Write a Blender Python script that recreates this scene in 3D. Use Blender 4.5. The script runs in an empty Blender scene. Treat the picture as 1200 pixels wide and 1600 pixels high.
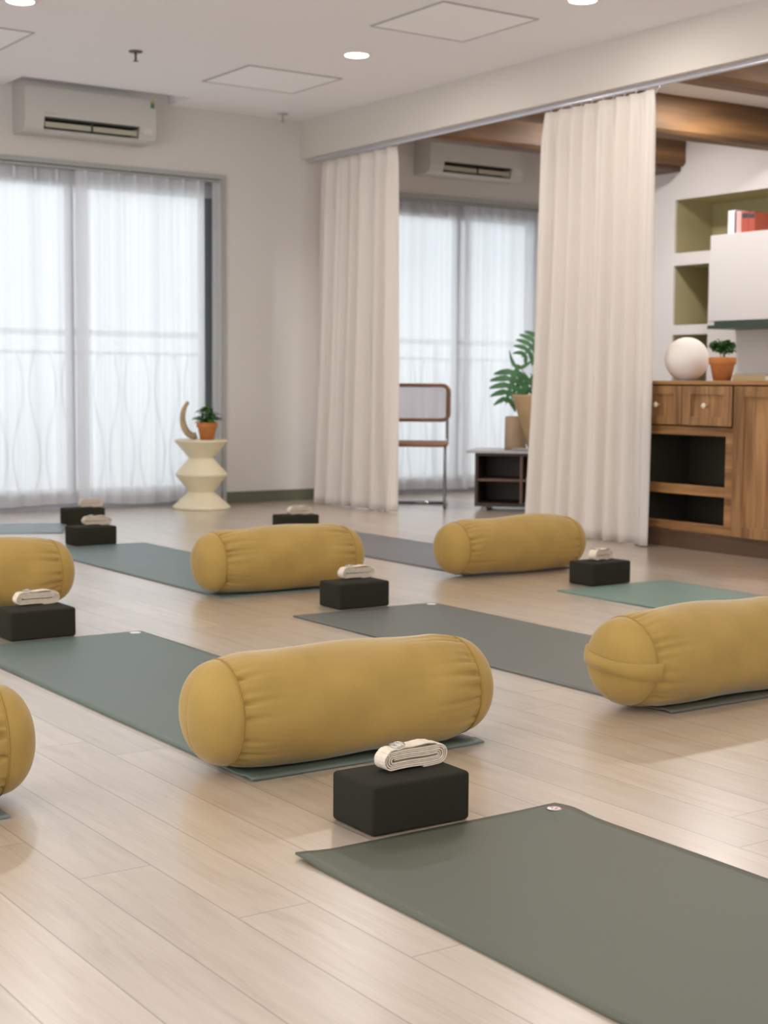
import bpy, bmesh, math, random
from mathutils import Vector, Matrix, noise
PI = math.pi
S = bpy.context.scene
COL = S.collection

# ------------------------------------------------------------------ camera
F_PX, YAW, PITCH, ROLL, CAM_H = 2329.5, 0.60498, 0.08678, 0.00693, 0.915
def cam_matrix():
    cy, sy, cp, sp = math.cos(YAW), math.sin(YAW), math.cos(PITCH), math.sin(PITCH)
    F = Vector((sy*cp, cy*cp, -sp)); R0 = Vector((cy, -sy, 0)); U0 = R0.cross(F)
    cr, sr = math.cos(ROLL), math.sin(ROLL)
    R = R0*cr + U0*sr; U = U0*cr - R0*sr
    m = Matrix((R, U, -F)).transposed().to_4x4()
    m.translation = Vector((0, 0, CAM_H))
    return m
cd = bpy.data.cameras.new('camera')
cam = bpy.data.objects.new('camera', cd); COL.objects.link(cam)
cam.matrix_world = cam_matrix()
cd.sensor_fit = 'HORIZONTAL'; cd.sensor_width = 36; cd.lens = F_PX/1200*36
cd.clip_start = 0.05; cd.clip_end = 200
cd.dof.use_dof = True; cd.dof.focus_distance = 3.25; cd.dof.aperture_fstop = 8.5
S.camera = cam

# ------------------------------------------------------------------ light
S.view_settings.view_transform = 'Standard'
S.view_settings.look = 'None'
S.view_settings.gamma = 1
S.view_settings.use_curve_mapping = False
S.view_settings.exposure = 0.36
S.cycles.max_bounces = 10; S.cycles.diffuse_bounces = 5; S.cycles.transparent_max_bounces = 16
S.cycles.use_denoising = True
S.cycles.sample_clamp_indirect = 6

W = bpy.data.worlds.new('overcast_sky'); S.world = W; W.use_nodes = True
bg = W.node_tree.nodes['Background']
bg.inputs[0].default_value = (0.90, 0.95, 1.0, 1); bg.inputs[1].default_value = 2.0

def area(name, loc, rot, sx, sy, power, col=(1, 1, 1), portal=False, shape='RECTANGLE'):
    l = bpy.data.lights.new(name, 'AREA'); l.shape = shape; l.size = sx
    if shape == 'RECTANGLE': l.size_y = sy
    l.energy = power; l.color = col
    if portal: l.cycles.is_portal = True
    o = bpy.data.objects.new(name, l); COL.objects.link(o)
    o.location = loc; o.rotation_euler = rot
    return o
# fill lights added at the unseen openings left of and behind the camera
area('fill_left', (-1.75, 3.6, 1.35), (0, -PI/2, 0), 2.0, 6.2, 52, (1.0, 0.985, 0.97))
area('fill_rear', (2.6, -2.65, 1.4), (PI/2, 0, 0), 5.0, 2.0, 22, (1.0, 0.98, 0.95))
# sky seen through the two glazed openings of the back wall
area('sky_portal_studio', (3.85, 10.12, 1.2), (-PI/2, 0, 0), 3.1, 2.4, 1, portal=True)
area('sky_portal_lounge', (7.4, 10.12, 1.2), (-PI/2, 0, 0), 2.3, 2.4, 1, portal=True)
# lit downlights
DOWN_SEEN = [(5.08, 7.67), (2.957, 7.64), (5.30, 5.90)]
DOWN_MORE = [(2.96, 5.6), (0.8, 6.6), (5.2, 3.4), (2.9, 3.4), (0.8, 3.4), (4.6, 1.0), (2.2, 0.8)]
for i, (x, y) in enumerate(DOWN_SEEN + DOWN_MORE):
    area('downlight_lamp', (x, y, 2.868), (0, 0, 0), 0.14 if i < 3 else 0.3, 0, 8, (1.0, 0.95, 0.90), shape='DISK')
for x, y in [(7.5, 7.95), (7.5, 6.85), (7.4, 5.2), (7.4, 3.6)]:
    area('lounge_lamp', (x, y, 2.85), (0, 0, 0), 0.25, 0, 17, (1.0, 0.97, 0.95), shape='DISK')

# ------------------------------------------------------------------ materials
def mat(name, col, rough=0.6, spec=0.5, metal=0, bump=0, bscale=200, var=0, vscale=5, sheen=0, stretch=(1, 1, 1), bdist=0.002, alpha=None):
    m = bpy.data.materials.new(name); m.use_nodes = True
    nt = m.node_tree; b = nt.nodes['Principled BSDF']
    b.inputs['Base Color'].default_value = (*col, 1)
    b.inputs['Roughness'].default_value = rough
    b.inputs['Specular IOR Level'].default_value = spec
    b.inputs['Metallic'].default_value = metal
    if sheen:
        b.inputs['Sheen Weight'].default_value = sheen
        b.inputs['Sheen Roughness'].default_value = 0.4
    tc = nt.nodes.new('ShaderNodeTexCoord'); mp = nt.nodes.new('ShaderNodeMapping')
    mp.inputs['Scale'].default_value = stretch
    nt.links.new(tc.outputs['Object'], mp.inputs[0])
    if var:
        n = nt.nodes.new('ShaderNodeTexNoise'); n.inputs['Scale'].default_value = vscale
        n.inputs['Detail'].default_value = 5
        nt.links.new(mp.outputs[0], n.inputs['Vector'])
        r = nt.nodes.new('ShaderNodeValToRGB')
        r.color_ramp.elements[0].position = 0.3; r.color_ramp.elements[1].position = 0.7
        r.color_ramp.elements[0].color = (*[c*(1-var) for c in col], 1)
        r.color_ramp.elements[1].color = (*[min(1, c*(1+var)) for c in col], 1)
        nt.links.new(n.outputs['Fac'], r.inputs[0]); nt.links.new(r.outputs[0], b.inputs['Base Color'])
    if bump:
        n2 = nt.nodes.new('ShaderNodeTexNoise'); n2.inputs['Scale'].default_value = bscale
        n2.inputs['Detail'].default_value = 3
        nt.links.new(mp.outputs[0], n2.inputs['Vector'])
        bp = nt.nodes.new('ShaderNodeBump'); bp.inputs['Strength'].default_value = bump
        bp.inputs['Distance'].default_value = bdist
        nt.links.new(n2.outputs['Fac'], bp.inputs['Height']); nt.links.new(bp.outputs[0], b.inputs['Normal'])
    return m

def wood(name, c1, c2, axis='Z', rough=0.45, scale=18):
    m = bpy.data.materials.new(name); m.use_nodes = True
    nt = m.node_tree; b = nt.nodes['Principled BSDF']; b.inputs['Roughness'].default_value = rough
    tc = nt.nodes.new('ShaderNodeTexCoord'); mp = nt.nodes.new('ShaderNodeMapping')
    st = {'X': (0.08, 1, 1), 'Y': (1, 0.08, 1), 'Z': (1, 1, 0.08)}[axis]
    mp.inputs['Scale'].default_value = st
    nt.links.new(tc.outputs['Object'], mp.inputs[0])
    n = nt.nodes.new('ShaderNodeTexNoise'); n.inputs['Scale'].default_value = scale
    n.inputs['Detail'].default_value = 8; n.inputs['Distortion'].default_value = 0.8
    nt.links.new(mp.outputs[0], n.inputs['Vector'])
    r = nt.nodes.new('ShaderNodeValToRGB')
    r.color_ramp.elements[0].position = 0.32; r.color_ramp.elements[1].position = 0.68
    r.color_ramp.elements[0].color = (*c1, 1); r.color_ramp.elements[1].color = (*c2, 1)
    nt.links.new(n.outputs['Fac'], r.inputs[0]); nt.links.new(r.outputs[0], b.inputs['Base Color'])
    bp = nt.nodes.new('ShaderNodeBump'); bp.inputs['Strength'].default_value = 0.25; bp.inputs['Distance'].default_value = 0.003
    nt.links.new(n.outputs['Fac'], bp.inputs['Height']); nt.links.new(bp.outputs[0], b.inputs['Normal'])
    return m

def floor_mat():
    m = bpy.data.materials.new('oak_laminate'); m.use_nodes = True
    nt = m.node_tree; N = nt.nodes; L = nt.links; b = N['Principled BSDF']
    def mth(op, a, c=None):
        n = N.new('ShaderNodeMath'); n.operation = op
        for i, v in enumerate((a, c)):
            if v is None: continue
            if isinstance(v, (int, float)): n.inputs[i].default_value = v
            else: L.new(v, n.inputs[i])
        return n.outputs[0]
    tc = N.new('ShaderNodeTexCoord'); sp = N.new('ShaderNodeSeparateXYZ'); L.new(tc.outputs['Object'], sp.inputs[0])
    X, Y = sp.outputs[0], sp.outputs[1]
    u = mth('DIVIDE', mth('ADD', X, 29.1-1.4995), 0.1455)
    iu = mth('FLOOR', u); fu = mth('SUBTRACT', u, iu)
    wn = N.new('ShaderNodeTexWhiteNoise'); wn.noise_dimensions = '1D'; L.new(iu, wn.inputs['W'])
    v = mth('DIVIDE', mth('ADD', mth('ADD', Y, 20), mth('MULTIPLY', wn.outputs['Value'], 1.62)), 1.62)
    iv = mth('FLOOR', v); fv = mth('SUBTRACT', v, iv)
    eu = mth('MULTIPLY', mth('MINIMUM', fu, mth('SUBTRACT', 1, fu)), 0.1455)
    ev = mth('MULTIPLY', mth('MINIMUM', fv, mth('SUBTRACT', 1, fv)), 1.62)
    e = mth('MINIMUM', eu, ev)
    seam = N.new('ShaderNodeMapRange'); seam.inputs['From Min'].default_value = 0.0004; seam.inputs['From Max'].default_value = 0.0019
    L.new(e, seam.inputs['Value'])
    idn = N.new('ShaderNodeCombineXYZ'); L.new(iu, idn.inputs[0]); L.new(iv, idn.inputs[1])
    wn2 = N.new('ShaderNodeTexWhiteNoise'); wn2.noise_dimensions = '2D'; L.new(idn.outputs[0], wn2.inputs['Vector'])
    off = mth('MULTIPLY', wn2.outputs['Value'], 37)
    cx = N.new('ShaderNodeCombineXYZ'); L.new(mth('ADD', mth('MULTIPLY', X, 9), off), cx.inputs[0]); L.new(mth('ADD', mth('MULTIPLY', Y, 0.9), off), cx.inputs[1])
    g = N.new('ShaderNodeTexNoise'); g.inputs['Scale'].default_value = 2.2; g.inputs['Detail'].default_value = 9; g.inputs['Roughness'].default_value = 0.62; g.inputs['Distortion'].default_value = 1.1
    L.new(cx.outputs[0], g.inputs['Vector'])
    cx2 = N.new('ShaderNodeCombineXYZ'); L.new(mth('MULTIPLY', X, 110), cx2.inputs[0]); L.new(mth('MULTIPLY', Y, 4), cx2.inputs[1])
    g2 = N.new('ShaderNodeTexNoise'); g2.inputs['Scale'].default_value = 1.5; g2.inputs['Detail'].default_value = 4; L.new(cx2.outputs[0], g2.inputs['Vector'])
    mix = mth('ADD', mth('MULTIPLY', g.outputs['Fac'], 0.72), mth('MULTIPLY', g2.outputs['Fac'], 0.28))
    r = N.new('ShaderNodeValToRGB'); cr = r.color_ramp
    cr.elements[0].position = 0.30; cr.elements[0].color = (0.355, 0.270, 0.195, 1)
    cr.elements[1].position = 0.66; cr.elements[1].color = (0.50, 0.408, 0.322, 1)
    el = cr.elements.new(0.46); el.color = (0.44, 0.352, 0.268, 1)
    L.new(mix, r.inputs[0])
    hsv = N.new('ShaderNodeHueSaturation'); L.new(r.outputs[0], hsv.inputs['Color'])
    L.new(mth('ADD', 0.94, mth('MULTIPLY', wn2.outputs['Value'], 0.12)), hsv.inputs['Value'])
    # knots
    kc = N.new('ShaderNodeCombineXYZ'); L.new(mth('MULTIPLY', X, 3.1), kc.inputs[0]); L.new(mth('MULTIPLY', Y, 1.25), kc.inputs[1])
    vo = N.new('ShaderNodeTexVoronoi'); vo.inputs['Scale'].default_value = 1.3; L.new(kc.outputs[0], vo.inputs['Vector'])
    kr = N.new('ShaderNodeMapRange'); kr.inputs['From Min'].default_value = 0.012; kr.inputs['From Max'].default_value = 0.06
    kr.inputs['To Min'].default_value = 0.72; kr.inputs['To Max'].default_value = 1.0; L.new(vo.outputs['Distance'], kr.inputs['Value'])
    sm = mth('ADD', 0.42, mth('MULTIPLY', seam.outputs[0], 0.58))
    fac = mth('MULTIPLY', sm, kr.outputs[0])
    mx = N.new('ShaderNodeMix'); mx.data_type = 'RGBA'; mx.blend_type = 'MULTIPLY'; mx.inputs['Factor'].default_value = 1
    cf = N.new('ShaderNodeCombineColor')
    for i in range(3): L.new(fac, cf.inputs[i])
    L.new(hsv.outputs[0], mx.inputs['A']); L.new(cf.outputs[0], mx.inputs['B'])
    L.new(mx.outputs['Result'], b.inputs['Base Color'])
    b.inputs['Roughness'].default_value = 0.36; b.inputs['Specular IOR Level'].default_value = 0.9
    b.inputs['Coat Weight'].default_value = 1.0; b.inputs['Coat Roughness'].default_value = 0.27; b.inputs['Coat IOR'].default_value = 1.9
    bp = N.new('ShaderNodeBump'); bp.inputs['Strength'].default_value = 0.12; bp.inputs['Distance'].default_value = 0.001
    L.new(mth('ADD', mth('MULTIPLY', g2.outputs['Fac'], 0.5), seam.outputs[0]), bp.inputs['Height']); L.new(bp.outputs[0], b.inputs['Normal'])
    return m

def sheer_mat(name, col, opac):
    m = bpy.data.materials.new(name); m.use_nodes = True; nt = m.node_tree; N = nt.nodes; L = nt.links
    N.remove(N['Principled BSDF'])
    d = N.new('ShaderNodeBsdfDiffuse'); d.inputs[0].default_value = (*col, 1)
    t = N.new('ShaderNodeBsdfTranslucent'); t.inputs[0].default_value = (*col, 1)
    tr = N.new('ShaderNodeBsdfTransparent')
    a = N.new('ShaderNodeMixShader'); a.inputs[0].default_value = 0.62; L.new(d.outputs[0], a.inputs[1]); L.new(t.outputs[0], a.inputs[2])
    b = N.new('ShaderNodeMixShader'); b.inputs[0].default_value = opac
    tc = N.new('ShaderNodeTexCoord'); mp = N.new('ShaderNodeMapping'); mp.inputs['Scale'].default_value = (9, 0.2, 0.10); L.new(tc.outputs['Object'], mp.inputs[0])
    n = N.new('ShaderNodeTexNoise'); n.inputs['Scale'].default_value = 1.6; n.inputs['Detail'].default_value = 3; L.new(mp.outputs[0], n.inputs['Vector'])
    r = N.new('ShaderNodeMapRange'); r.inputs['From Min'].default_value = .35; r.inputs['From Max'].default_value = .65
    r.inputs['To Min'].default_value = 1.0; r.inputs['To Max'].default_value = .80; L.new(n.outputs['Fac'], r.inputs['Value'])
    mc = N.new('ShaderNodeMix'); mc.data_type = 'RGBA'; mc.blend_type = 'MULTIPLY'; mc.inputs['Factor'].default_value = 1; mc.inputs['A'].default_value = (*col, 1)
    L.new(r.outputs[0], mc.inputs['B']); L.new(mc.outputs['Result'], t.inputs[0])
    L.new(tr.outputs[0], b.inputs[1]); L.new(a.outputs[0], b.inputs[2])
    L.new(b.outputs[0], N['Material Output'].inputs[0])
    return m

def drape_mat(name, col):
    m = bpy.data.materials.new(name); m.use_nodes = True; nt = m.node_tree; N = nt.nodes; L = nt.links
    b = N['Principled BSDF']; b.inputs['Base Color'].default_value = (*col, 1); b.inputs['Roughness'].default_value = 0.9
    b.inputs['Specular IOR Level'].default_value = 0.1
    tc = N.new('ShaderNodeTexCoord'); w = N.new('ShaderNodeTexNoise'); mp = N.new('ShaderNodeMapping')
    mp.inputs['Scale'].default_value = (60, 60, 60); L.new(tc.outputs['Object'], mp.inputs[0]); L.new(mp.outputs[0], w.inputs['Vector']); w.inputs['Scale'].default_value = 4
    bp = N.new('ShaderNodeBump'); bp.inputs['Strength'].default_value = 0.2; bp.inputs['Distance'].default_value = 0.002
    L.new(w.outputs['Fac'], bp.inputs['Height']); L.new(bp.outputs[0], b.inputs['Normal'])
    t = N.new('ShaderNodeBsdfTranslucent'); t.inputs[0].default_value = (*col, 1)
    a = N.new('ShaderNodeMixShader'); a.inputs[0].default_value = 0.36
    L.new(b.outputs[0], a.inputs[1]); L.new(t.outputs[0], a.inputs[2]); L.new(a.outputs[0], N['Material Output'].inputs[0])
    return m

def emit(name, col, s):
    m = bpy.data.materials.new(name); m.use_nodes = True
    b = m.node_tree.nodes['Principled BSDF']; b.inputs['Emission Color'].default_value = (*col, 1); b.inputs['Emission Strength'].default_value = s
    return m

def glass_mat():
    m = bpy.data.materials.new('clear_glass'); m.use_nodes = True; nt = m.node_tree; N = nt.nodes; L = nt.links
    N.remove(N['Principled BSDF'])
    g = N.new('ShaderNodeBsdfGlossy'); g.inputs['Roughness'].default_value = 0.02
    tr = N.new('ShaderNodeBsdfTransparent'); tr.inputs[0].default_value = (0.95, 0.97, 0.97, 1)
    lw = N.new('ShaderNodeFresnel'); lw.inputs['IOR'].default_value = 1.45
    mx = N.new('ShaderNodeMixShader'); L.new(lw.outputs[0], mx.inputs[0]); L.new(tr.outputs[0], mx.inputs[1]); L.new(g.outputs[0], mx.inputs[2])
    L.new(mx.outputs[0], N['Material Output'].inputs[0])
    return m

M = dict(
    floor=floor_mat(),
    wall=mat('wall_paint', (0.63, 0.595, 0.565), 0.9, 0.2, bump=0.15, bscale=60),
    wall_warm=mat('lounge_wall_paint', (0.74, 0.70, 0.68), 0.9, 0.2, bump=0.15, bscale=60),
    ceil=mat('ceiling_paint', (0.90, 0.875, 0.885), 0.95, 0.1),
    beam_paint=mat('bulkhead_paint', (0.66, 0.61, 0.555), 0.9, 0.2),
    panel=mat('ceiling_panel_white', (0.95, 0.93, 0.94), 0.8, 0.2),
    panelframe=mat('panel_frame_grey', (0.42, 0.40, 0.40), 0.5, 0.4),
    base=mat('baseboard_olive', (0.11, 0.11, 0.07), 0.6),
    track=mat('track_aluminium', (0.62, 0.62, 0.68), 0.35, metal=0.4),
    frame_d=mat('window_jamb_slate', (0.10, 0.125, 0.14), 0.5),
    frame=mat('window_frame_grey', (0.36, 0.37, 0.41), 0.5),
    frame_l=mat('window_trim_grey', (0.36, 0.37, 0.36), 0.5),
    glass=glass_mat(),
    sheer=sheer_mat('sheer_voile', (0.95, 0.955, 0.975), 0.90),
    drape=drape_mat('cream_cotton', (0.87, 0.815, 0.76)),
    ac=mat('ac_plastic', (0.53, 0.51, 0.475), 0.5),
    ac_dark=mat('ac_slot_dark', (0.035, 0.04, 0.03), 0.6),
    ac_vane=mat('ac_vane', (0.40, 0.38, 0.29), 0.5),
    brass=mat('sprinkler_metal', (0.12, 0.11, 0.10), 0.4, metal=0.7),
    sticker=mat('sticker_green', (0.07, 0.16, 0.09), 0.5),
    stickery=mat('sticker_yellow', (0.45, 0.33, 0.08), 0.5),
    mustard=mat('mustard_velvet', (0.375, 0.243, 0.069), 0.95, 0.1, bump=0.25, bscale=350, var=0.07, vscale=9, sheen=0.35, bdist=0.001),
    piping=mat('mustard_piping', (0.32, 0.19, 0.05), 0.9, 0.1),
    foam=mat('dark_foam', (0.022, 0.0205, 0.0125), 0.9, 0.2, bump=0.3, bscale=300, bdist=0.001),
    strap=mat('cotton_webbing', (0.72, 0.62, 0.50), 0.9, 0.1, bump=0.5, bscale=260, var=0.08, vscale=60),
    steel=mat('buckle_steel', (0.6, 0.58, 0.55), 0.3, metal=1),
    white=mat('white_paint', (0.60, 0.57, 0.56), 0.6),
    olive=mat('olive_paint', (0.46, 0.41, 0.235), 0.85, 0.2),
    darkgreen=mat('dark_green_trim', (0.035, 0.055, 0.04), 0.5),
    wood=wood('walnut_cabinet', (0.14, 0.060, 0.018), (0.43, 0.225, 0.088), 'Z'),
    woodh=wood('walnut_rail', (0.15, 0.062, 0.018), (0.45, 0.23, 0.085), 'Y'),
    wooddark=wood('dark_stained_wood', (0.06, 0.032, 0.018), (0.13, 0.07, 0.035), 'Y'),
    beam=wood('rustic_beam', (0.065, 0.033, 0.014), (0.27, 0.135, 0.048), 'X', 0.6, 7),
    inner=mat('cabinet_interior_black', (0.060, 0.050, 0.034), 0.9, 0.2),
    console=mat('console_espresso', (0.040, 0.024, 0.014), 0.5, 0.4),
    console_edge=mat('console_shelf_brown', (0.11, 0.055, 0.032), 0.45, 0.5),
    console_top=mat('console_top_grey', (0.42, 0.39, 0.40), 0.3),  # pale grey carries the light reflected off the top
    knob=mat('ceramic_knob', (0.78, 0.68, 0.50), 0.3),
    terra=mat('terracotta', (0.50, 0.185, 0.055), 0.8, 0.3, var=0.12, vscale=25, bump=0.2),
    soil=mat('potting_soil', (0.03, 0.02, 0.012), 1),
    leaf=mat('leaf_green', (0.055, 0.15, 0.03), 0.55, 0.3, var=0.35, vscale=30),
    leaf2=mat('monstera_green', (0.05, 0.17, 0.055), 0.4, 0.5, var=0.3, vscale=12),
    stem=mat('stem_green', (0.10, 0.16, 0.05), 0.6),
    ivory=mat('ivory_plastic', (0.74, 0.66, 0.47), 0.45, 0.4),
    sand=mat('sand_ceramic', (0.42, 0.31, 0.17), 0.7, var=0.15, vscale=14),
    clay=mat('pale_clay', (0.50, 0.36, 0.24), 0.8, var=0.08, vscale=10),
    clay2=mat('tan_planter', (0.52, 0.37, 0.20), 0.8, var=0.08, vscale=10),
    globe=mat('paper_globe', (0.82, 0.76, 0.71), 0.7, bump=0.2, bscale=30),
    chrome=mat('chrome', (0.25, 0.25, 0.26), 0.2, metal=1),
    chairwood=mat('chair_beech', (0.22, 0.105, 0.045), 0.4),
    cane=sheer_mat('woven_cane', (0.66, 0.56, 0.60), 0.70),
    paper=mat('book_paper', (0.75, 0.70, 0.62), 0.8),
    book_white=mat('book_white', (0.78, 0.76, 0.78), 0.5),
    book_dark=mat('book_charcoal', (0.05, 0.05, 0.06), 0.5),
    book_red=mat('book_red', (0.40, 0.08, 0.05), 0.5),
    book_pink=mat('book_pink', (0.70, 0.40, 0.38), 0.5),
    book_tan=mat('book_tan', (0.42, 0.32, 0.16), 0.6),
    grey=mat('cover_grey', (0.33, 0.31, 0.30), 0.6),
    rail=mat('railing_white', (0.75, 0.76, 0.78), 0.5),
    slab=mat('balcony_concrete', (0.45, 0.45, 0.45), 0.9),
    lampglow=emit('downlight_glow', (1.0, 0.95, 0.9), 9.0),
)
def mat_rubber(name, col, rough=0.40, spec=0.4, gloss=1.0):
    m = mat(name, col, rough, gloss, bump=0.25, bscale=500, var=0.05, vscale=3, bdist=0.0006)
    m.node_tree.nodes['Principled BSDF'].inputs['IOR'].default_value = 1.6
    return m

# ------------------------------------------------------------------ helpers
def link(o, parent=None):
    COL.objects.link(o)
    if parent is not None: o.parent = parent
    return o
def obj(name, bm, m, parent=None, smooth=False, loc=None):
    bmesh.ops.recalc_face_normals(bm, faces=bm.faces)
    me = bpy.data.meshes.new(name); bm.to_mesh(me); bm.free()
    for mm in (m if isinstance(m, (list, tuple)) else [m]): me.materials.append(mm)
    if smooth:
        for p in me.polygons: p.use_smooth = True
    o = bpy.data.objects.new(name, me)
    if loc: o.location = loc
    return link(o, parent)
def tag(o, label=None, cat=None, group=None, kind=None):
    if label: o['label'] = label
    if cat: o['category'] = cat
    if group: o['group'] = group
    if kind: o['kind'] = kind
    return o
def thing(name, label, cat, loc=(0, 0, 0), rz=0, group=None):
    o = bpy.data.objects.new(name, None); o.empty_display_size = 0.1
    o.location = loc; o.rotation_euler = (0, 0, rz)
    link(o); return tag(o, label, cat, group)
def BM(): return bmesh.new()
def box(bm, x0, x1, y0, y1, z0, z1, mi=0):
    v = [bm.verts.new((x, y, z)) for z in (z0, z1) for y in (y0, y1) for x in (x0, x1)]
    fs = [(0, 1, 3, 2), (4, 6, 7, 5), (0, 4, 5, 1), (2, 3, 7, 6), (0, 2, 6, 4), (1, 5, 7, 3)]
    for f in fs: bm.faces.new([v[i] for i in f]).material_index = mi
    return v
def bevel(bm, r, seg=2):
    bmesh.ops.bevel(bm, geom=bm.edges[:]+bm.verts[:], offset=r, segments=seg, affect='EDGES', profile=0.5)
def bbox_(x0, x1, y0, y1, z0, z1, r=0.003, seg=2):
    bm = BM(); box(bm, x0, x1, y0, y1, z0, z1); bevel(bm, r, seg); return bm
def lathe(bm, prof, n=48, c=(0, 0, 0), mi=0, cap0=True, cap1=True):
    rings = []
    for r, z in prof:
        rings.append([bm.verts.new((c[0]+r*math.cos(2*PI*i/n), c[1]+r*math.sin(2*PI*i/n), c[2]+z)) for i in range(n)])
    for a, b in zip(rings, rings[1:]):
        for i in range(n): bm.faces.new((a[i], a[(i+1) % n], b[(i+1) % n], b[i])).material_index = mi
    if cap0: bm.faces.new(rings[0][::-1])
    if cap1: bm.faces.new(rings[-1])
def tube(bm, pts, r, n=10, caps=True):
    pts = [Vector(p) for p in pts]; rings = []; up = Vector((0, 0, 1))
    prev = None
    for i, p in enumerate(pts):
        t = (pts[min(i+1, len(pts)-1)]-pts[max(i-1, 0)]).normalized()
        if prev is None:
            a = t.cross(up)
            if a.length < 0.1: a = t.cross(Vector((1, 0, 0)))
        else: a = prev - t*prev.dot(t)
        a.normalize(); prev = a; b = t.cross(a)
        rr = r[i] if isinstance(r, (list, tuple)) else r
        rings.append([bm.verts.new(p+a*rr*math.cos(2*PI*k/n)+b*rr*math.sin(2*PI*k/n)) for k in range(n)])
    for A, B in zip(rings, rings[1:]):
        for k in range(n): bm.faces.new((A[k], A[(k+1) % n], B[(k+1) % n], B[k]))
    if caps: bm.faces.new(rings[0][::-1]); bm.faces.new(rings[-1])
def arc_path(pts, rad=0.05, n=6):
    out = [Vector(pts[0])]
    for a, b, c in zip(pts, pts[1:], pts[2:]):
        a, b, c = Vector(a), Vector(b), Vector(c)
        p0 = b+(a-b).normalized()*rad; p1 = b+(c-b).normalized()*rad
        for k in range(n+1):
            t = k/n; out.append(p0*(1-t)**2+b*2*t*(1-t)+p1*t*t)
    out.append(Vector(pts[-1])); return out
def grid(bm, nu, nv, fn, closed_u=False):
    V = [[bm.verts.new(fn(i/(nu-1 if not closed_u else nu), j/(nv-1))) for i in range(nu)] for j in range(nv)]
    for j in range(nv-1):
        for i in range(nu if closed_u else nu-1):
            bm.faces.new((V[j][i], V[j][(i+1) % nu], V[j+1][(i+1) % nu], V[j+1][i]))
    return V

# ------------------------------------------------------------------ setting
ZC, ZB = 2.885, 2.603
def struct(name, bm, m, parent=None, smooth=False):
    o = obj(name, bm, m, parent, smooth)
    if parent is None: o['kind'] = 'structure'
    return o
bm = BM(); box(bm, -1.75, 9.0, -2.7, 10.1, -0.06, 0); struct('floor', bm, M['floor'])

# ceiling with the raised pocket above the air conditioner
bm = BM()
RX0, RX1, RY0 = 3.69, 4.92, 9.515
box(bm, -1.75, 6.2, -2.7, RY0, ZC, ZC+.2)
box(bm, -1.75, RX0, RY0, 9.87, ZC, ZC+.2)
box(bm, RX1, 6.2, RY0, 9.87, ZC, ZC+.2)
box(bm, RX0, RX1, RY0, 9.87, 3.10, 3.16)
struct('ceiling', bm, M['ceil'])
bm = BM(); box(bm, 6.2, 9.0, -2.7, 10.07, 2.862, 3.05); tag(struct('ceiling_lounge', bm, M['wall_warm']))

W1 = (2.30, 5.345); W2 = (6.32, 8.47); WZ = 2.395
bm = BM()
for a, b in ((-1.75, W1[0]), (W1[1], W2[0]), (W2[1], 9.0)): box(bm, a, b, 9.87, 10.07, 0, 3.16)
for w in (W1, W2): box(bm, w[0], w[1], 9.87, 10.07, WZ, 3.16)
struct('wall_back', bm, M['wall'])
bm = BM()   # left wall, its long unseen opening added for the fill light
box(bm, -1.75, -1.6, -2.7, 0.5, 0, ZC); box(bm, -1.75, -1.6, 6.7, 9.87, 0, ZC)
box(bm, -1.75, -1.6, 0.5, 6.7, 0, 0.35); box(bm, -1.75, -1.6, 0.5, 6.7, 2.35, ZC)
struct('wall_left', bm, M['wall'])
bm = BM()  # rear wall, unseen opening put in for the rear fill light
box(bm, -1.6, 0.1, -2.7, -2.55, 0, ZC); box(bm, 5.1, 9.0, -2.7, -2.55, 0, ZC)
box(bm, 0.1, 5.1, -2.7, -2.55, 0, 0.4); box(bm, 0.1, 5.1, -2.7, -2.55, 2.4, ZC)
struct('wall_rear', bm, M['wall'])

# right wall of the lounge with niches (plane X = 8.6)
bm = BM(); XN = 8.6; D = .42
NY = [(6.2, 8.452, 1.938, 2.352), (8.083, 8.455, 1.378, 1.842), (8.083, 8.455, 0.80, 1.303)]
def wbox(y0, y1, z0, z1): box(bm, XN, XN+.02, y0, y1, z0, z1)
wbox(8.455, 9.87, 0, 2.9); wbox(-2.55, 6.2, 0, 2.9)
wbox(6.2, 8.455, 2.352, 2.9); wbox(6.2, 8.455, 1.842, 1.938); wbox(6.2, 8.455, 1.303, 1.378); wbox(6.2, 8.455, 0, 0.80)
wbox(6.2, 8.083, .8, 1.303); wbox(6.2, 8.083, 1.378, 1.842)
struct('wall_right', bm, M['wall_warm'])
bm = BM()
for y0, y1, z0, z1 in NY:
    X0, X1 = XN, XN+D
    box(bm, X1, X1+.02, y0-.02, y1+.02, z0-.02, z1+.02)
    box(bm, X0+.021, X1, y1, y1+.015, z0, z1); box(bm, X0+.021, X1, y0-.015, y0, z0, z1)
    box(bm, X0+.021, X1, y0, y1, z1, z1+.015); box(bm, X0+.021, X1, y0, y1, z0-.015, z0)
o = struct('trim_1', bm, M['olive'])

# bulkhead between studio and lounge
bm = BM(); box(bm, 6.03, 6.2, -2.55, 9.87, ZB, ZC+.15); struct('trim_2', bm, M['beam_paint'])
bm = BM(); box(bm, 5.345, 6.2, 9.855, 9.87, 0, .085); struct('baseboard_back', bm, M['base'])
bm = BM(); box(bm, 6.2, 6.32, 9.855, 9.87, 0, .072); struct('baseboard_lounge', bm, M['base'])

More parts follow.
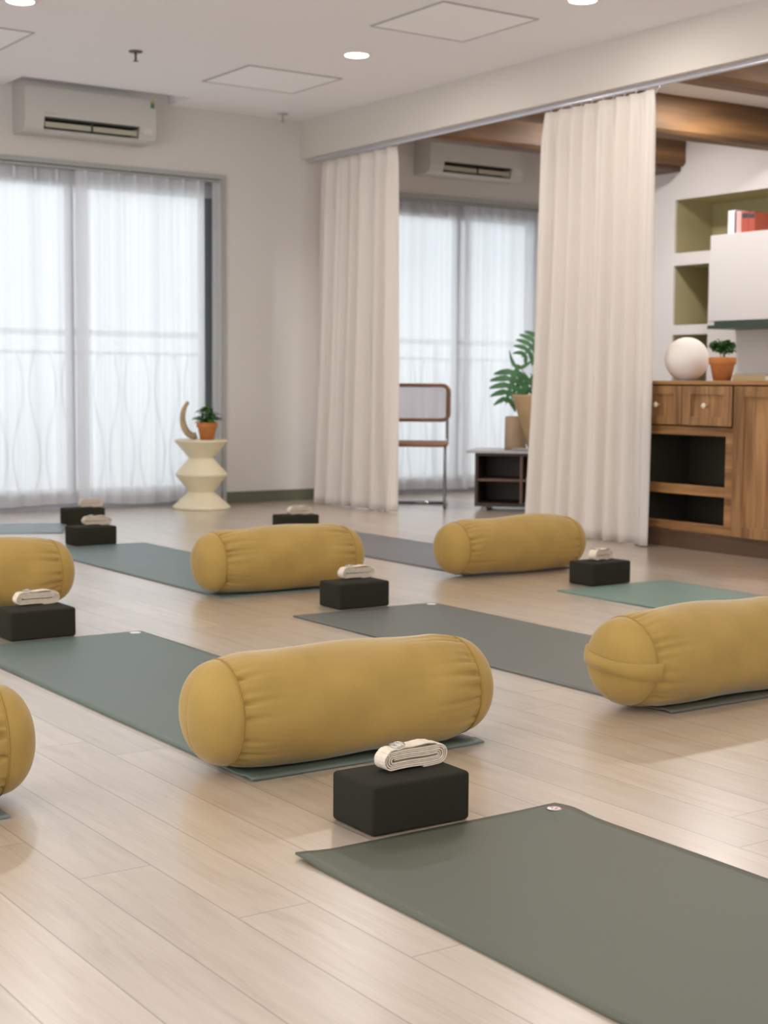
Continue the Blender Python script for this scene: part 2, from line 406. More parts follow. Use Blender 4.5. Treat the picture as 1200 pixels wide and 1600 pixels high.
# windows
def window(idx, x0, x1, mulls, jamb_r):
    bm = BM()
    t = .03
    box(bm, x0-t, x0, 9.85, 9.8695, 0, WZ+t); box(bm, x1, x1+t, 9.85, 9.8695, 0, WZ+t); box(bm, x0, x1, 9.85, 9.8695, WZ, WZ+t)
    o = obj('window_%d' % idx, bm, M['frame_l']); o['kind'] = 'structure'
    bm = BM()
    Y0, Y1 = 9.985, 10.04
    box(bm, x0, x1, Y0, Y1, 2.265, WZ); box(bm, x0, x1, Y0, Y1, 0, .125)
    box(bm, x0, x0+.07, Y0, Y1, .125, 2.265)
    for m0, m1 in mulls: box(bm, m0, m1, Y0, Y1, .125, 2.265)
    obj('window_frame', bm, M['frame'], o)
    bm = BM(); box(bm, jamb_r, x1, Y0, Y1, .125, 2.265); obj('window_jamb', bm, M['frame_d'], o)
    edges = [x0+.07]+[e for mm in mulls for e in mm]+[jamb_r]
    for a, b in zip(edges[::2], edges[1::2]):
        bm = BM(); box(bm, a, b, 10.008, 10.014, .125, 2.265); obj('pane', bm, M['glass'], o)
    bm = BM(); box(bm, x0, x1, 9.885, 9.96, WZ-.022, WZ-.005); obj('curtain_rail', bm, M['frame_l'], o)
window(1, *W1, [(3.20, 3.26), (4.185, 4.23)], 5.235)
window(2, *W2, [(7.605, 7.655)], 8.40)

# balcony outside
bm = BM(); box(bm, 1.0, 10.5, 10.07, 11.4, -.25, -.06); o = obj('balcony_floor', bm, M['slab']); tag(o, 'pale concrete balcony floor outside the windows', 'balcony'); 
r = thing('balcony_railing', 'pale metal balcony railing faintly seen through the sheer curtains', 'railing', (0, 11.2, -.06))
for z0, z1, nm in ((1.325, 1.375, 'top_rail'), (1.18, 1.205, 'middle_rail'), (.08, .11, 'bottom_rail')):
    bm = BM(); box(bm, 1.2, 10.3, -.02, .02, z0, z1); obj(nm, bm, M['rail'], r)
bm = BM()
x = 1.3
k = 0
while x < 10.3:
    ph = k % 2
    pts = [(x + .045*math.sin(j/16*2*PI)*(1 if ph else -1), 0, .11+1.07*j/16) for j in range(17)]
    tube(bm, pts, .0085, 5); x += .135; k += 1
tag(obj('balusters', bm, M['rail'], r, True), kind='stuff')
for k in range(6):
    bm = BM(); box(bm, 1.3+k*1.75, 1.34+k*1.75, -.02, .02, 0, 1.325); obj('post', bm, M['rail'], r)

# ------------------------------------------------------------------ ceiling things
def ceiling_panel(x0, x1, y0, y1, label):
    t = thing('ceiling_panel', label, 'access panel', ((x0+x1)/2, (y0+y1)/2, ZC), group='access panels in the ceiling')
    a, b = (x1-x0)/2, (y1-y0)/2
    bm = BM(); w = .013
    box(bm, -a, a, -b, -b+w, -.006, 0); box(bm, -a, a, b-w, b, -.006, 0)
    box(bm, -a, -a+w, -b+w, b-w, -.006, 0); box(bm, a-w, a, -b+w, b-w, -.006, 0)
    obj('frame', bm, M['panelframe'], t)
    bm = BM(); box(bm, -a+w, a-w, -b+w, b-w, -.004, 0); obj('panel', bm, M['panel'], t)
ceiling_panel(4.70, 5.40, 8.315, 8.94, 'square white access panel in ceiling, farthest one near the back wall')
ceiling_panel(4.735, 5.388, 6.345, 7.02, 'square white access panel in ceiling nearer than the round downlight, along the bulkhead')
ceiling_panel(2.62, 3.29, 8.28, 8.90, 'square ceiling access panel cut off by the left edge of the photo')
DL = ['round recessed downlight glowing between the two ceiling access panels', 'round recessed downlight glowing in the top left corner of the photo', 'round recessed downlight at the top edge near the bulkhead, barely in view']
for (x, y), lb in zip(DOWN_SEEN, DL):
    t = thing('downlight', lb, 'ceiling light', (x, y, ZC), group='recessed downlights')
    bm = BM(); lathe(bm, [(.088, -.001), (.088, -.006), (.074, -.009), (.070, -.004), (.070, -.001)], 40); obj('trim_ring', bm, M['panel'], t, True)
    bm = BM(); lathe(bm, [(.068, -.0085), (.068, -.0045)], 40); obj('lens', bm, M['lampglow'], t)
for (x, y), lb in (((3.965, 8.39), 'small dark sprinkler head hanging from the open ceiling'), ((5.747, 9.66), 'small pale sprinkler head on ceiling close to the back wall corner')):
    t = thing('sprinkler_head', lb, 'sprinkler', (x, y, ZC), group='ceiling sprinklers')
    mm = M['brass'] if x < 5 else M['panelframe']
    bm = BM(); lathe(bm, [(.042, 0), (.040, -.006), (.012, -.010)], 24); obj('escutcheon', bm, mm, t, True)
    bm = BM(); tube(bm, [(0, 0, -.01), (0, 0, -.055)], .007, 10); lathe(bm, [(.004, -.055), (.016, -.057), (.016, -.060)], 16); obj('nozzle', bm, mm, t, True)

# air conditioners
def aircon(x0, label, sticker):
    w, h, d = .955, .32, .225
    t = thing('air_conditioner', label, 'air conditioner', (x0, 9.869, 2.570), group='wall mounted air conditioners')
    prof = [(0, 0), (-.16, 0), (-.205, .018), (-.225, .075), (-d, .10), (-d, h-.03), (-.20, h), (0, h)]
    # body with a slot cut from the lower front: side cheeks and the piece above
    def prism(bm, xa, xb, pr):
        A = [bm.verts.new((xa, y, z)) for y, z in pr]; B = [bm.verts.new((xb, y, z)) for y, z in pr]
        bm.faces.new(A); bm.faces.new(B[::-1])
        n = len(pr)
        for i in range(n): bm.faces.new((A[i], B[i], B[(i+1) % n], A[(i+1) % n]))
    bm = BM()
    sa, sb = .135, .83
    prism(bm, 0, sa, prof); prism(bm, sb, w, prof)
    prism(bm, sa, sb, [(0, .10), (-.224, .10), (-d, .105), (-d, h-.03), (-.20, h), (0, h)])
    prism(bm, sa, sb, [(0, 0), (-.16, 0), (-.195, .014), (-.19, .024), (-.10, .024), (-.08, .10), (0, .10)])
    obj('body', bm, M['ac'], t)
    bm = BM(); box(bm, sa+.002, sb-.002, -.215, -.085, .088, .0995); box(bm, sa+.002, sb-.002, -.10, -.082, .026, .088); obj('air_outlet', bm, M['ac_dark'], t)
    for xa, xb in ((sa+.012, (sa+sb)/2-.006), ((sa+sb)/2+.006, sb-.012)):
        bm = BM(); v = box(bm, xa, xb, -.205, -.190, .036, .070)
        obj('vane', bm, M['ac_vane'], t)
    bm = BM(); box(bm, (sa+sb)/2-.006, (sa+sb)/2+.006, -.212, -.18, .026, .085); obj('vane_hinge', bm, M['ac_dark'], t)
    bm = BM(); box(bm, .14, .22, -d-.002, -d, .120, .126); obj('indicator', bm, M['frame_l'], t)
    bm = BM(); box(bm, sb+.03, w-.03, -d-.003, -d, .05, .092); obj('display_cover', bm, M['white'], t)
    if sticker:
        bm = BM(); box(bm, .915, .943, -d-.002, -d, .235, .268); s = obj('sticker', bm, M['sticker'], t); s['label'] = 'small green and yellow energy label'
        bm = BM(); box(bm, .915, .943, -d-.003, -d-.0021, .268, .286); obj('sticker_top', bm, M['stickery'], s)
aircon(3.755, 'white split air conditioner in ceiling pocket above the studio window', True)
aircon(7.095, 'white split air conditioner above the lounge window under the wooden beam', False)

# ------------------------------------------------------------------ curtains
def fold_curtain(bm, p0, p1, normal, z0, z1, folds, amp, seed, nz=30, per=10, header=True, flare=0.0, thick=0.0, hem=0.0, spread=0.0):
    rnd = random.Random(seed); n = int(folds*per)
    ph = [rnd.uniform(0, 2*PI) for _ in range(6)]; p0 = Vector(p0); p1 = Vector(p1); nv = Vector(normal)
    warp = [rnd.uniform(-.25, .25) for _ in range(int(folds)+3)]
    ampv = [rnd.uniform(.55, 1.25) for _ in range(int(folds)+3)]
    side = (p1-p0).normalized()
    def fn(u, v):
        z = z0+(z1-z0)*v
        f = u*folds; k = int(f); fr = f-k
        a = ampv[k]*(1-fr)+ampv[k+1]*fr; w = warp[k]*(1-fr)+warp[k+1]*fr
        top = max(0, (v-.93)/.07)
        drift = .35*math.sin(3.1*v+ph[0]+u*4)*(1-v)
        s = math.sin(2*PI*(f+w+drift*.35)+ph[1])
        s = math.copysign(abs(s)**.8, s)
        off = amp*a*s*(1-.35*top)*(0.75+.45*(1-v)) + amp*.3*math.sin(2*PI*f*2.3+ph[2]+2*v)*(1-top)
        off += amp*.5*math.sin(5*u+ph[3])*(1-v)
        c = p0.lerp(p1, u) + side*(flare*(u-.5)*2*(1-v)**1.5 + spread*(u-.5)*(top**2))
        c = c + nv*off
        c.z = z + (hem*math.sin(u*7+ph[4])*(1-v)**8)
        return c
    return grid(bm, n+1, nz, fn), fn
# cream drapes on the track under the bulkhead
def drape(name, y0, y1, folds, seed, label, nhooks, flare, cx=5.995):
    t = thing(name, label, 'curtain', (6.03, (y0+y1)/2, 0), group='cream curtains under the bulkhead')
    yc = (y0+y1)/2
    bm = BM()
    V, fn = fold_curtain(bm, (0, y0-yc, 0), (0, y1-yc, 0), (1, 0, 0), 0.006, 2.545, folds, .034, seed, nz=44, per=12, flare=flare, spread=-.03)
    for row in V:
        for v in row: v.co.x += -.035*(1-v.co.z/2.55)**1.3
    o = obj('fabric', bm, M['drape'], t, True)
    sm = o.modifiers.new('thickness', 'SOLIDIFY'); sm.thickness = .003; sm.offset = 0
    for k in range(nhooks):
        y = y0+.02+(y1-y0-.04)*k/(nhooks-1)-yc
        bm = BM(); tube(bm, [(.035, y, 2.585), (.035, y, 2.56), (.018, y, 2.545), (.012, y, 2.525)], .003, 6); obj('hook', bm, M['track'], t, True)
    return t
drape('curtain', 8.60, 9.585, 6.5, 4, 'gathered cream curtain hanging against the back wall end of the bulkhead', 11, .04)
drape('curtain', 6.085, 7.035, 7.5, 9, 'gathered cream curtain beside the wooden cabinet, nearer and taller in view', 11, .06)
t = thing('curtain_track', 'slim pale aluminium curtain track along the underside of the bulkhead', 'curtain track', (6.095, 4, 2.58))
bm = BM(); box(bm, -.016, .016, -6.4, 5.84, 0, .0225); obj('rail', bm, M['track'], t)
bm = BM(); box(bm, -.010, .010, -6.45, -6.4, -.002, .022); obj('end_cap', bm, M['panel'], t)

# sheers inside the window reveals
def sheer(x0, x1, folds, seed, label, strip=None):
    t = thing('sheer_curtain', label, 'curtain', ((x0+x1)/2, 9.942 if seed % 2 else 9.900, 0), group='sheer curtains in the windows'); xc = (x0+x1)/2
    bm = BM()
    fold_curtain(bm, (x0-xc, 0, 0), (x1-xc, 0, 0), (0, 1, 0), .032, 2.372, folds, .0135, seed, nz=26, per=10, hem=.010)
    if strip:
        fold_curtain(bm, (strip[0]-xc, 0, 0), (strip[1]-xc, 0, 0), (0, 1, 0), .032, 2.372, 2, .012, seed+1, nz=26, per=10)
    obj('voile', bm, M['sheer'], t, True)
    for k in range(int(folds)):
        x = x0-xc+(x1-x0)*(k+.5)/folds
        bm = BM(); box(bm, x-.008, x+.008, -.022, -.019, 2.29, 2.372)
        obj('pleat_tape', bm, M['sheer'], t)
    return t
sheer(2.32, 4.315, 13, 21, 'white sheer curtain covering the left half of the studio window')
sheer(4.215, 5.225, 8, 22, 'white sheer curtain over the right half of the studio window, behind side table', (5.285, 5.342))
sheer(6.34, 7.72, 9, 23, 'white sheer curtain in the lounge window behind the cane chair')
sheer(7.636, 8.46, 7, 24, 'white sheer curtain in the lounge window behind the leafy plant')

# ------------------------------------------------------------------ wooden ceiling beams
def beam(y, x0, x1, dy, z0, label, corbel=False, seed=0, w=.2):
    t = thing('ceiling_beam', label, 'beam', (x0, y, z0), group='rustic wooden beams of the lounge ceiling')
    bm = BM(); n = 24; rnd = random.Random(seed); L = x1-x0; prof = 12; h = 2.862-z0
    def fn(u, v):
        a = v
        pts = [(0.0, h), (-.0, .03), (.02, .004), (w/2, 0), (w-.02, .004), (w, .03), (w, h)]
        f = a*(len(pts)-1); k = min(int(f), len(pts)-2); fr = f-k
        yy = pts[k][0]*(1-fr)+pts[k+1][0]*fr; zz = pts[k][1]*(1-fr)+pts[k+1][1]*fr
        nn = noise.noise(Vector((u*L*2+seed, yy*6, zz*6)))*.010
        return Vector((u*L, yy+nn+dy*u, max(0, zz+nn*.6) if zz < h-.02 else h))
    V = grid(bm, n, 31, fn)
    bm.faces.new([r[0] for r in V]); bm.faces.new([r[-1] for r in V][::-1])
    o = obj('timber', bm, M['beam'], t)
    if corbel:
        bm = BM(); box(bm, L-.20, L-.002, -.03, w+.03, .02, .19); box(bm, L-.26, L-.002, -.04, w+.04, -.035, .03); bevel(bm, .004, 1)
        obj('corbel', bm, M['wooddark'], t)
    return t
beam(7.42, 6.2, 8.598, -.14, 2.60, 'thick brown wooden beam crossing right of the nearer cream curtain', False, 3)
beam(8.44, 6.2, 8.598, -.09, 2.60, 'brown wooden beam above the lounge air conditioner, ending at a dark corbel', True, 8)
beam(5.93, 6.2, 8.598, -.06, 2.60, 'dark wooden beam at the top right corner of the photo', False, 13)

# ------------------------------------------------------------------ mats
def yoga_mat(x0, x1, y0, y1, m, label, seed, lift=0.0, logo=None, rz=0, center=None, curl=.005, wave=.0014):
    w, l = x1-x0, y1-y0; cx, cyy = (x0+x1)/2, (y0+y1)/2
    t = thing('yoga_mat', label, 'yoga mat', (cx, cyy, 0), rz, group='yoga mats on the floor')
    nx, ny = 28, 110; th = .0048
    def z(x, y):  # x,y local, from corner
        e = (w/2-abs(x)); q = 0
        q += wave*(.5+.5*math.sin(y*9+seed+1.2*math.sin(x*3+seed)))*(.6+.4*math.sin(y*3.7+seed*2))
        q += curl*math.exp(-((y+l/2-.028)/.020)**2)
        if lift: q += lift*math.exp(-(((x+w/2)/.05)**2+((y-l/2)/.09)**2)) + lift*.9*math.exp(-(((x-w/2)/.07)**2+((y-l/2+.06)/.05)**2))
        return max(0, q)
    bm = BM()
    rc = .012
    def P(u, v, top):
        x = -w/2+w*u; y = -l/2+l*v
        return Vector((x, y, z(x, y)+(th if top else 0.0003)))
    A = grid(bm, nx, ny, lambda u, v: P(u, v, True)); B = grid(bm, nx, ny, lambda u, v: P(u, v, False))
    def wall(a, b):
        for i in range(len(a)-1): bm.faces.new((a[i], a[i+1], b[i+1], b[i]))
    wall(A[0], B[0]); wall(A[-1], B[-1]); wall([r[0] for r in A], [r[0] for r in B]); wall([r[-1] for r in A], [r[-1] for r in B])
    o = obj('foam_sheet', bm, m, t)
    for p in o.data.polygons: p.use_smooth = abs(p.normal.z) > .8
    if logo:
        lx, ly, r = logo; bm = BM(); zc = z(lx-cx, ly-cyy)+th
        lathe(bm, [(r, 0.0006), (r*.98, .0012)], 28, (lx-cx, ly-cyy, zc)); g = obj('logo', bm, M['book_white'], t)
        g['label'] = 'small round white emblem with red marks'
        if seed == 1:
            bm = BM()
            for a in range(-40, 100, 12):   # broken red rim
                a0, a1 = math.radians(a), math.radians(a+12)
                q = [(r*.98*math.cos(a0), r*.98*math.sin(a0)), (r*.98*math.cos(a1), r*.98*math.sin(a1)), (r*.72*math.cos(a1), r*.72*math.sin(a1)), (r*.72*math.cos(a0), r*.72*math.sin(a0))]
                bm.faces.new([bm.verts.new((lx-cx+x, ly-cyy+y, zc+.0016)) for x, y in q])
            for a in range(200, 320, 12):
                a0, a1 = math.radians(a), math.radians(a+12)
                q = [(r*.98*math.cos(a0), r*.98*math.sin(a0)), (r*.98*math.cos(a1), r*.98*math.sin(a1)), (r*.85*math.cos(a1), r*.85*math.sin(a1)), (r*.85*math.cos(a0), r*.85*math.sin(a0))]
                bm.faces.new([bm.verts.new((lx-cx+x, ly-cyy+y, zc+.0016)) for x, y in q])
            for px, py, a, b in ((.25, -.1, .28, .12), (-.3, .2, .16, .1), (-.05, .42, .2, .08), (-.15, -.35, .22, .09)):
                bm.faces.new([bm.verts.new((lx-cx+r*(px+a*math.cos(k*PI/4)), ly-cyy+r*(py+b*math.sin(k*PI/4)), zc+.0016)) for k in range(8)])
            obj('logo_mark', bm, M['book_red'], g)
    if center: t.location = (*center, 0)
    return t
c_front = mat_rubber('mat_moss', (0.066, 0.074, 0.047), .45, .55, .6)
c_teal = mat_rubber('mat_sage', (0.062, 0.098, 0.078), .45, .55)
c_mid = mat_rubber('mat_thunder', (0.060, 0.066, 0.050), .45, .55)
c_green = mat_rubber('mat_green', (0.085, 0.170, 0.125), .45, .55)
c_grey = mat_rubber('mat_slate', (0.10, 0.10, 0.11), .42, .55)
c_pale = mat_rubber('mat_pale_blue', (0.16, 0.21, 0.22))
c_blue = mat_rubber('mat_bluegreen', (0.085, 0.125, 0.120), .45, .55)
yoga_mat(1.458, 2.118, .38, 2.401, c_front, 'moss green yoga mat in the right foreground with a round emblem at its corner', 1, .007, (2.080, 2.358, .0165), wave=.0032)
yoga_mat(1.662, 2.338, 2.925, 4.942, c_teal, 'sage green yoga mat running under the large front middle bolster', 2, 0, (2.300, 4.905, .02))
yoga_mat(2.988, 3.665, 2.905, 4.940, c_mid, 'dark grey green yoga mat under the bolster cut off at right', 3, 0, (3.63, 4.90, .02))
yoga_mat(4.345, 5.005, 2.95, 4.935, c_green, 'bright green yoga mat in front of the block nearest the wooden cabinet', 4)
yoga_mat(.437, 1.097, 2.955, 4.97, c_teal, 'yoga mat of which only a dark green corner shows at the left edge', 5, curl=0)
yoga_mat(1.64, 2.26, 5.53, 7.60, c_blue, 'yoga mat hidden beneath the bolster at the left edge behind the strap', 6, curl=0)
yoga_mat(2.985, 3.650, 5.525, 7.665, c_blue, 'blue grey yoga mat behind the middle bolster, leading to a block with strap', 7, curl=0)
yoga_mat(4.345, 5.020, 5.53, 7.64, c_grey, 'slate grey yoga mat between the two bolsters in the back row', 8, curl=0)
yoga_mat(0, .60, 0, 1.95, c_pale, 'pale blue yoga mat laid crosswise close to the studio window', 9, rz=math.radians(64.5), center=(2.72, 9.09), curl=0)

# ------------------------------------------------------------------ bolsters
def bolster(cx, cy, ang, L, R, seed, label, handle_ang=0.35, dip=.0, zs=.972):
    t = thing('bolster', label, 'bolster', (cx, cy, .0068), ang, group='mustard bolsters on the mats')
    rnd = random.Random(seed); H = L/2; capd = R*.60; sr = R*.89; sx = H-capd
    ph = [rnd.uniform(0, 6.28) for _ in range(10)]
    pleats = {}
    for side in (-1, 1):
        pl = []; a = 0
        while a < 2*PI:
            pl.append((a, rnd.choice((.15, .5, 1, 1.4))*rnd.uniform(.7, 1.1), rnd.uniform(.035, .07), rnd.uniform(.03, .09))); a += rnd.uniform(.13, .30)
        pleats[side] = pl
    def flat(y, z):
        # soft contact with the mat
        zz = z
        lim = -R*zs
        lo = lim+.014
        if zz < lo: zz = lo-(lo-zz)*.35
        return y, zz
    def body(u, v):
        th = 2*PI*u; s = -sx+2*sx*v; d = sx-abs(s); side = -1 if s < 0 else 1
        q = min(1, d/(R*.62)); rr = sr+(R-sr)*math.sin(q*PI/2)**.9
        rr += q*.0035*math.sin(s*11+ph[0]+math.sin(th+ph[1]))+q*.003*math.sin(th*2+s*5+ph[2])+q*.002*math.sin(th*5+s*17+ph[6])
        if dip: rr -= dip*max(0, math.sin(th))*math.exp(-((s+.07)/.15)**2)
        for a, am, wd, ln in pleats[side]:
            da = (th-a+PI+.35*(d)*math.sin(a*7)) % (2*PI)-PI
            if abs(da) < .3: rr -= .0135*am*math.exp(-(da/wd)**2)*math.exp(-(d/ln)**1.3)*min(1, d/.010)
        y, z = flat(rr*math.cos(th), rr*math.sin(th)*zs)
        return Vector((s, y, z+R*zs-.0091))
    bm = BM(); grid(bm, 150, 110, body, True)
    obj('cover', bm, M['mustard'], t, True)
    for side in (-1, 1):
        def cap(u, v, off=0):
            th = 2*PI*u; a = v*PI/2
            rr = sr*math.cos(a)**.85; x = sx+capd*math.sin(a)**1.0
            x += off*math.sin(a); rr += off*math.cos(a)
            # the panel seam runs top to bottom as a faint groove
            g = abs(rr*math.cos(th)); 
            x -= .0022*math.exp(-(g/.004)**2)*(off == 0)
            y, z = flat(rr*math.cos(th), rr*math.sin(th)*zs)
            return Vector((side*x, y, z+R*zs-.0091))
        bm = BM(); V = grid(bm, 96, 30, lambda u, v: cap(u, v*.985), True); bm.faces.new(V[-1])
        ep = obj('end_panel', bm, M['mustard'], t, True)
        bm = BM(); ring = [cap(k/72, .0)+Vector((side*.0005, 0, 0)) for k in range(73)]
        tube(bm, ring, .0028, 6, False); obj('piping', bm, M['piping'], t, True)
        # handle band across the panel
        bm = BM(); ca, sa = math.cos(handle_ang), math.sin(handle_ang); rows = []
        n = 34
        for k in range(n+1):
            q = -1.06+2.12*k/n
            row = []
            wd = .019*(1+.35*abs(q)**2)
            for j, o2, up in ((0, -wd, 0), (1, -wd*.85, 1), (2, 0, 1.35), (3, wd*.85, 1), (4, wd, 0)):
                y0 = q*sr*.99; z0 = 0
                yy = y0*ca-(o2)*sa; zz = y0*sa+o2*ca
                rad = math.hypot(yy, zz)
                if rad <= sr:
                    a = math.acos(min(1, (rad/sr))**(1/.85)); x = sx+capd*math.sin(a)
                else:
                    x = sx-(rad-sr)*2.2; f = sr/rad*1.03; yy *= f; zz *= f
                lift = (.002+.006*up+.006*(1-abs(q))*up)
                x += lift*(1-min(1, rad/sr)*.5); s2 = 1+.05*min(1, (rad/sr))*(up > 0)
                y2, z2 = flat(yy*s2, zz*zs*s2)
                row.append(bm.verts.new((side*x, y2, z2+R*zs-.0091)))
            rows.append(row)
        for a, b in zip(rows, rows[1:]):
            for j in range(4): bm.faces.new((a[j], a[j+1], b[j+1], b[j]))
        if abs(handle_ang) < 5: obj('handle', bm, M['mustard'], t, True)
        else: bm.free()
    return t
def bol(x0, x1, yc, R, ang, seed, label, ha=.35, dip=0):
    bolster((x0+x1)/2, yc, ang, x1-x0, R, seed, label, ha, dip)
bol(1.565, 2.401, 3.045, .144, -.05, 11, 'large mustard bolster in the middle foreground behind the black block', 9, .007)
bol(2.835, 3.66, 3.020, .144, -.012, 12, 'mustard bolster cut off by the right edge with a handle band on its end', .10)
bol(2.925, 3.735, 5.625, .147, -.05, 13, 'mustard bolster in the back row at centre, behind the middle block', 9, .003)
bol(4.180, 5.025, 5.570, .141, -.02, 14, 'mustard bolster in the back row at right, in front of the near curtain', 9)
bol(1.590, 2.400, 5.732, .147, 0, 15, 'mustard bolster at the left edge behind the block with a strap', 9)
bol(.37, 1.203, 3.135, .141, -.08, 16, 'mustard bolster cut off low at the left edge, only its end visible', 9)

# ------------------------------------------------------------------ blocks and straps
def block(name, x, y, rz, label):
    bm = bbox_(-.1225, .1225, -.079, .079, 0.0005, .1045, .009, 4)
    o = obj(name, bm, M['foam'], None, True); o.location = (x, y, 0); o.rotation_euler = (0, 0, rz)
    tag(o, label, 'yoga block', 'black yoga blocks')
    for p in o.data.polygons: p.use_smooth = True
    return o
BLK = [(1.777, 2.500, -.02, 'black foam yoga block in the foreground beside the moss green mat corner'),
       (1.983, 5.060, .0, 'black foam yoga block at the left edge at the end of the sage mat'),
       (3.355, 5.062, -.02, 'black foam yoga block behind the front bolster, at the centre of the photo'),
       (4.700, 5.045, .03, 'black foam yoga block at right in front of the near cream curtain'),
       (3.375, 7.765, 0, 'black foam yoga block far left on the floor, nearer of the two by the window'),
       (4.735, 7.80, 0, 'black foam yoga block mostly hidden behind the middle back bolster'),
       (3.815, 8.905, -.03, 'black foam yoga block farthest away, close to the studio window')]
for b in BLK: block('yoga_block', *b)

def strap_mesh(seed, Ls=.062, rev=4.6, pitch=.0041, wdt=.038):
    rnd = random.Random(seed); pts = []
    r0 = .0022; N = 36
    tot = int(rev*N)
    for i in range(tot+1):
        a = i/N; rho = r0+pitch*a; f = a % 1
        ls = Ls*(.90+.10*a/rev)
        if f < .25: q = f/.25; p = (-ls+2*ls*q, rho)
        elif f < .5: q = (f-.25)/.25*PI; p = (ls+rho*math.sin(q)*1.05, rho*math.cos(q))
        elif f < .75: q = (f-.5)/.25; p = (ls-2*ls*q, -rho)
        else:
            q = (f-.75)/.25*PI; rr = rho+pitch*.5*((f-.75)/.25)
            p = (-ls-rr*math.sin(q)*1.05, -rr*math.cos(q))
        wob = .0009*math.sin(p[0]*55+seed)
        pts.append(Vector((p[0], 0, p[1]+wob)))
    zmin = min(p.z for p in pts)
    # outer end: little raised flap on top
    for p in pts: p.z -= zmin-.0012
    return pts
def ribbon(bm, pts, th, wdt, seed=0, yoff=0):
    rnd = random.Random(seed); rows = []
    for i, p in enumerate(pts):
        t = (pts[min(i+1, len(pts)-1)]-pts[max(0, i-1)]).normalized(); n = Vector((-t.z, 0, t.x))
        jit = .0008*math.sin(i*.11+seed)
        rows.append([bm.verts.new(p+n*th/2*s+Vector((0, yoff+wdt/2*w+jit, 0))) for s, w in ((1, -1), (1, 1), (-1, 1), (-1, -1))])
    for a, b in zip(rows, rows[1:]):
        for k in range(4): bm.faces.new((a[k], a[(k+1) % 4], b[(k+1) % 4], b[k]))
    bm.faces.new(rows[0]); bm.faces.new(rows[-1][::-1])
def make_strap(loc, rz, label):
    t = thing('yoga_strap', label, 'strap', loc, rz, group='rolled cotton straps on the blocks')
    bm = BM(); pts = strap_mesh(3); top = max(p.z for p in pts)
    ribbon(bm, pts, .0031, .038, 2)
    o = obj('webbing', bm, M['strap'], t)
    bv = o.modifiers.new('soft', 'BEVEL'); bv.width = .0006; bv.segments = 1
    bm = BM()
    z0 = top+.0018
    fl = [Vector((-.070, 0, z0-.011)), Vector((-.073, 0, z0-.004)), Vector((-.066, 0, z0+.001)), Vector((-.054, 0, z0+.0025)), Vector((-.045, 0, z0+.0015)), Vector((-.030, 0, z0+.004)), Vector((-.010, 0, z0+.003)),
          Vector((.010, 0, z0+.0045)), Vector((.030, 0, z0+.006)), Vector((.050, 0, z0+.0035)), Vector((.066, 0, z0-.003)), Vector((.077, 0, z0-.012))]
    sm = []
    for a, b in zip(fl, fl[1:]):
        for k in range(4): sm.append(a.lerp(b, k/4))
    sm.append(fl[-1]); ribbon(bm, sm, .0023, .037, 5, -.001)
    obj('loose_end', bm, M['strap'], t)
    for k, (x, dz) in enumerate(((-.042, .007), (-.032, .009))):
        bm = BM(); ring = [Vector((x+.010*math.sin(2*PI*j/20)*.9, .016*math.cos(2*PI*j/20)-.002, z0+dz+.001*math.sin(2*PI*j/20))) for j in range(21)]
        tube(bm, ring, .0015, 6, False); r = obj('buckle_ring', bm, M['steel'], t, True); r['label'] = 'small metal ring'
    return t
def copy_tree(o, parent=None):
    c = o.copy(); COL.objects.link(c); c.parent = parent
    for ch in list(o.children): copy_tree(ch, c)
    return c
st = make_strap((1.812, 2.515, .1048), .02, 'rolled cream cotton strap on the nearest black block, its layers showing clearly')
for (x, y, rz, sc, lb) in [(2.012, 5.125, .02, 1.0, 'rolled cream cotton strap on the block at the left edge'),
                           (3.405, 5.125, .04, 1.0, 'rolled cream cotton strap on the block in the centre of the photo'),
                           (4.722, 5.065, .25, .92, 'cream cotton strap loosely folded on the block near the right curtain'),
                           (3.425, 7.80, -.12, 1.0, 'cream cotton strap on the nearer of two blocks by the studio window'),
                           (4.755, 7.79, .0, .98, 'cream cotton strap peeking above the middle back bolster'),
                           (3.875, 8.92, .0, .95, 'pale cotton strap on the farthest block close to the studio window')]:
    c = copy_tree(st); c.location = (x, y, .1048); c.rotation_euler = (0, 0, rz); c.scale = (sc, 1, 1); c['label'] = lb

# ------------------------------------------------------------------ side table and what stands on it
t = thing('side_table', 'ivory hourglass stacked side table in front of the studio window', 'side table', (5.005, 9.55, 0))
bm = BM(); lathe(bm, [(.200, 0), (.207, .006), (.205, .020), (.094, .118), (.092, .124), (.185, .242), (.186, .252), (.092, .362), (.094, .370), (.186, .478), (.192, .486), (.190, .494)], 64)
obj('body', bm, M['ivory'], t)
bm = BM(); lathe(bm, [(.183, .4945), (.181, .4975)], 64); obj('tabletop', bm, M['ivory'], t)
for p in t.children: 
    for f in p.data.polygons: f.use_smooth = False

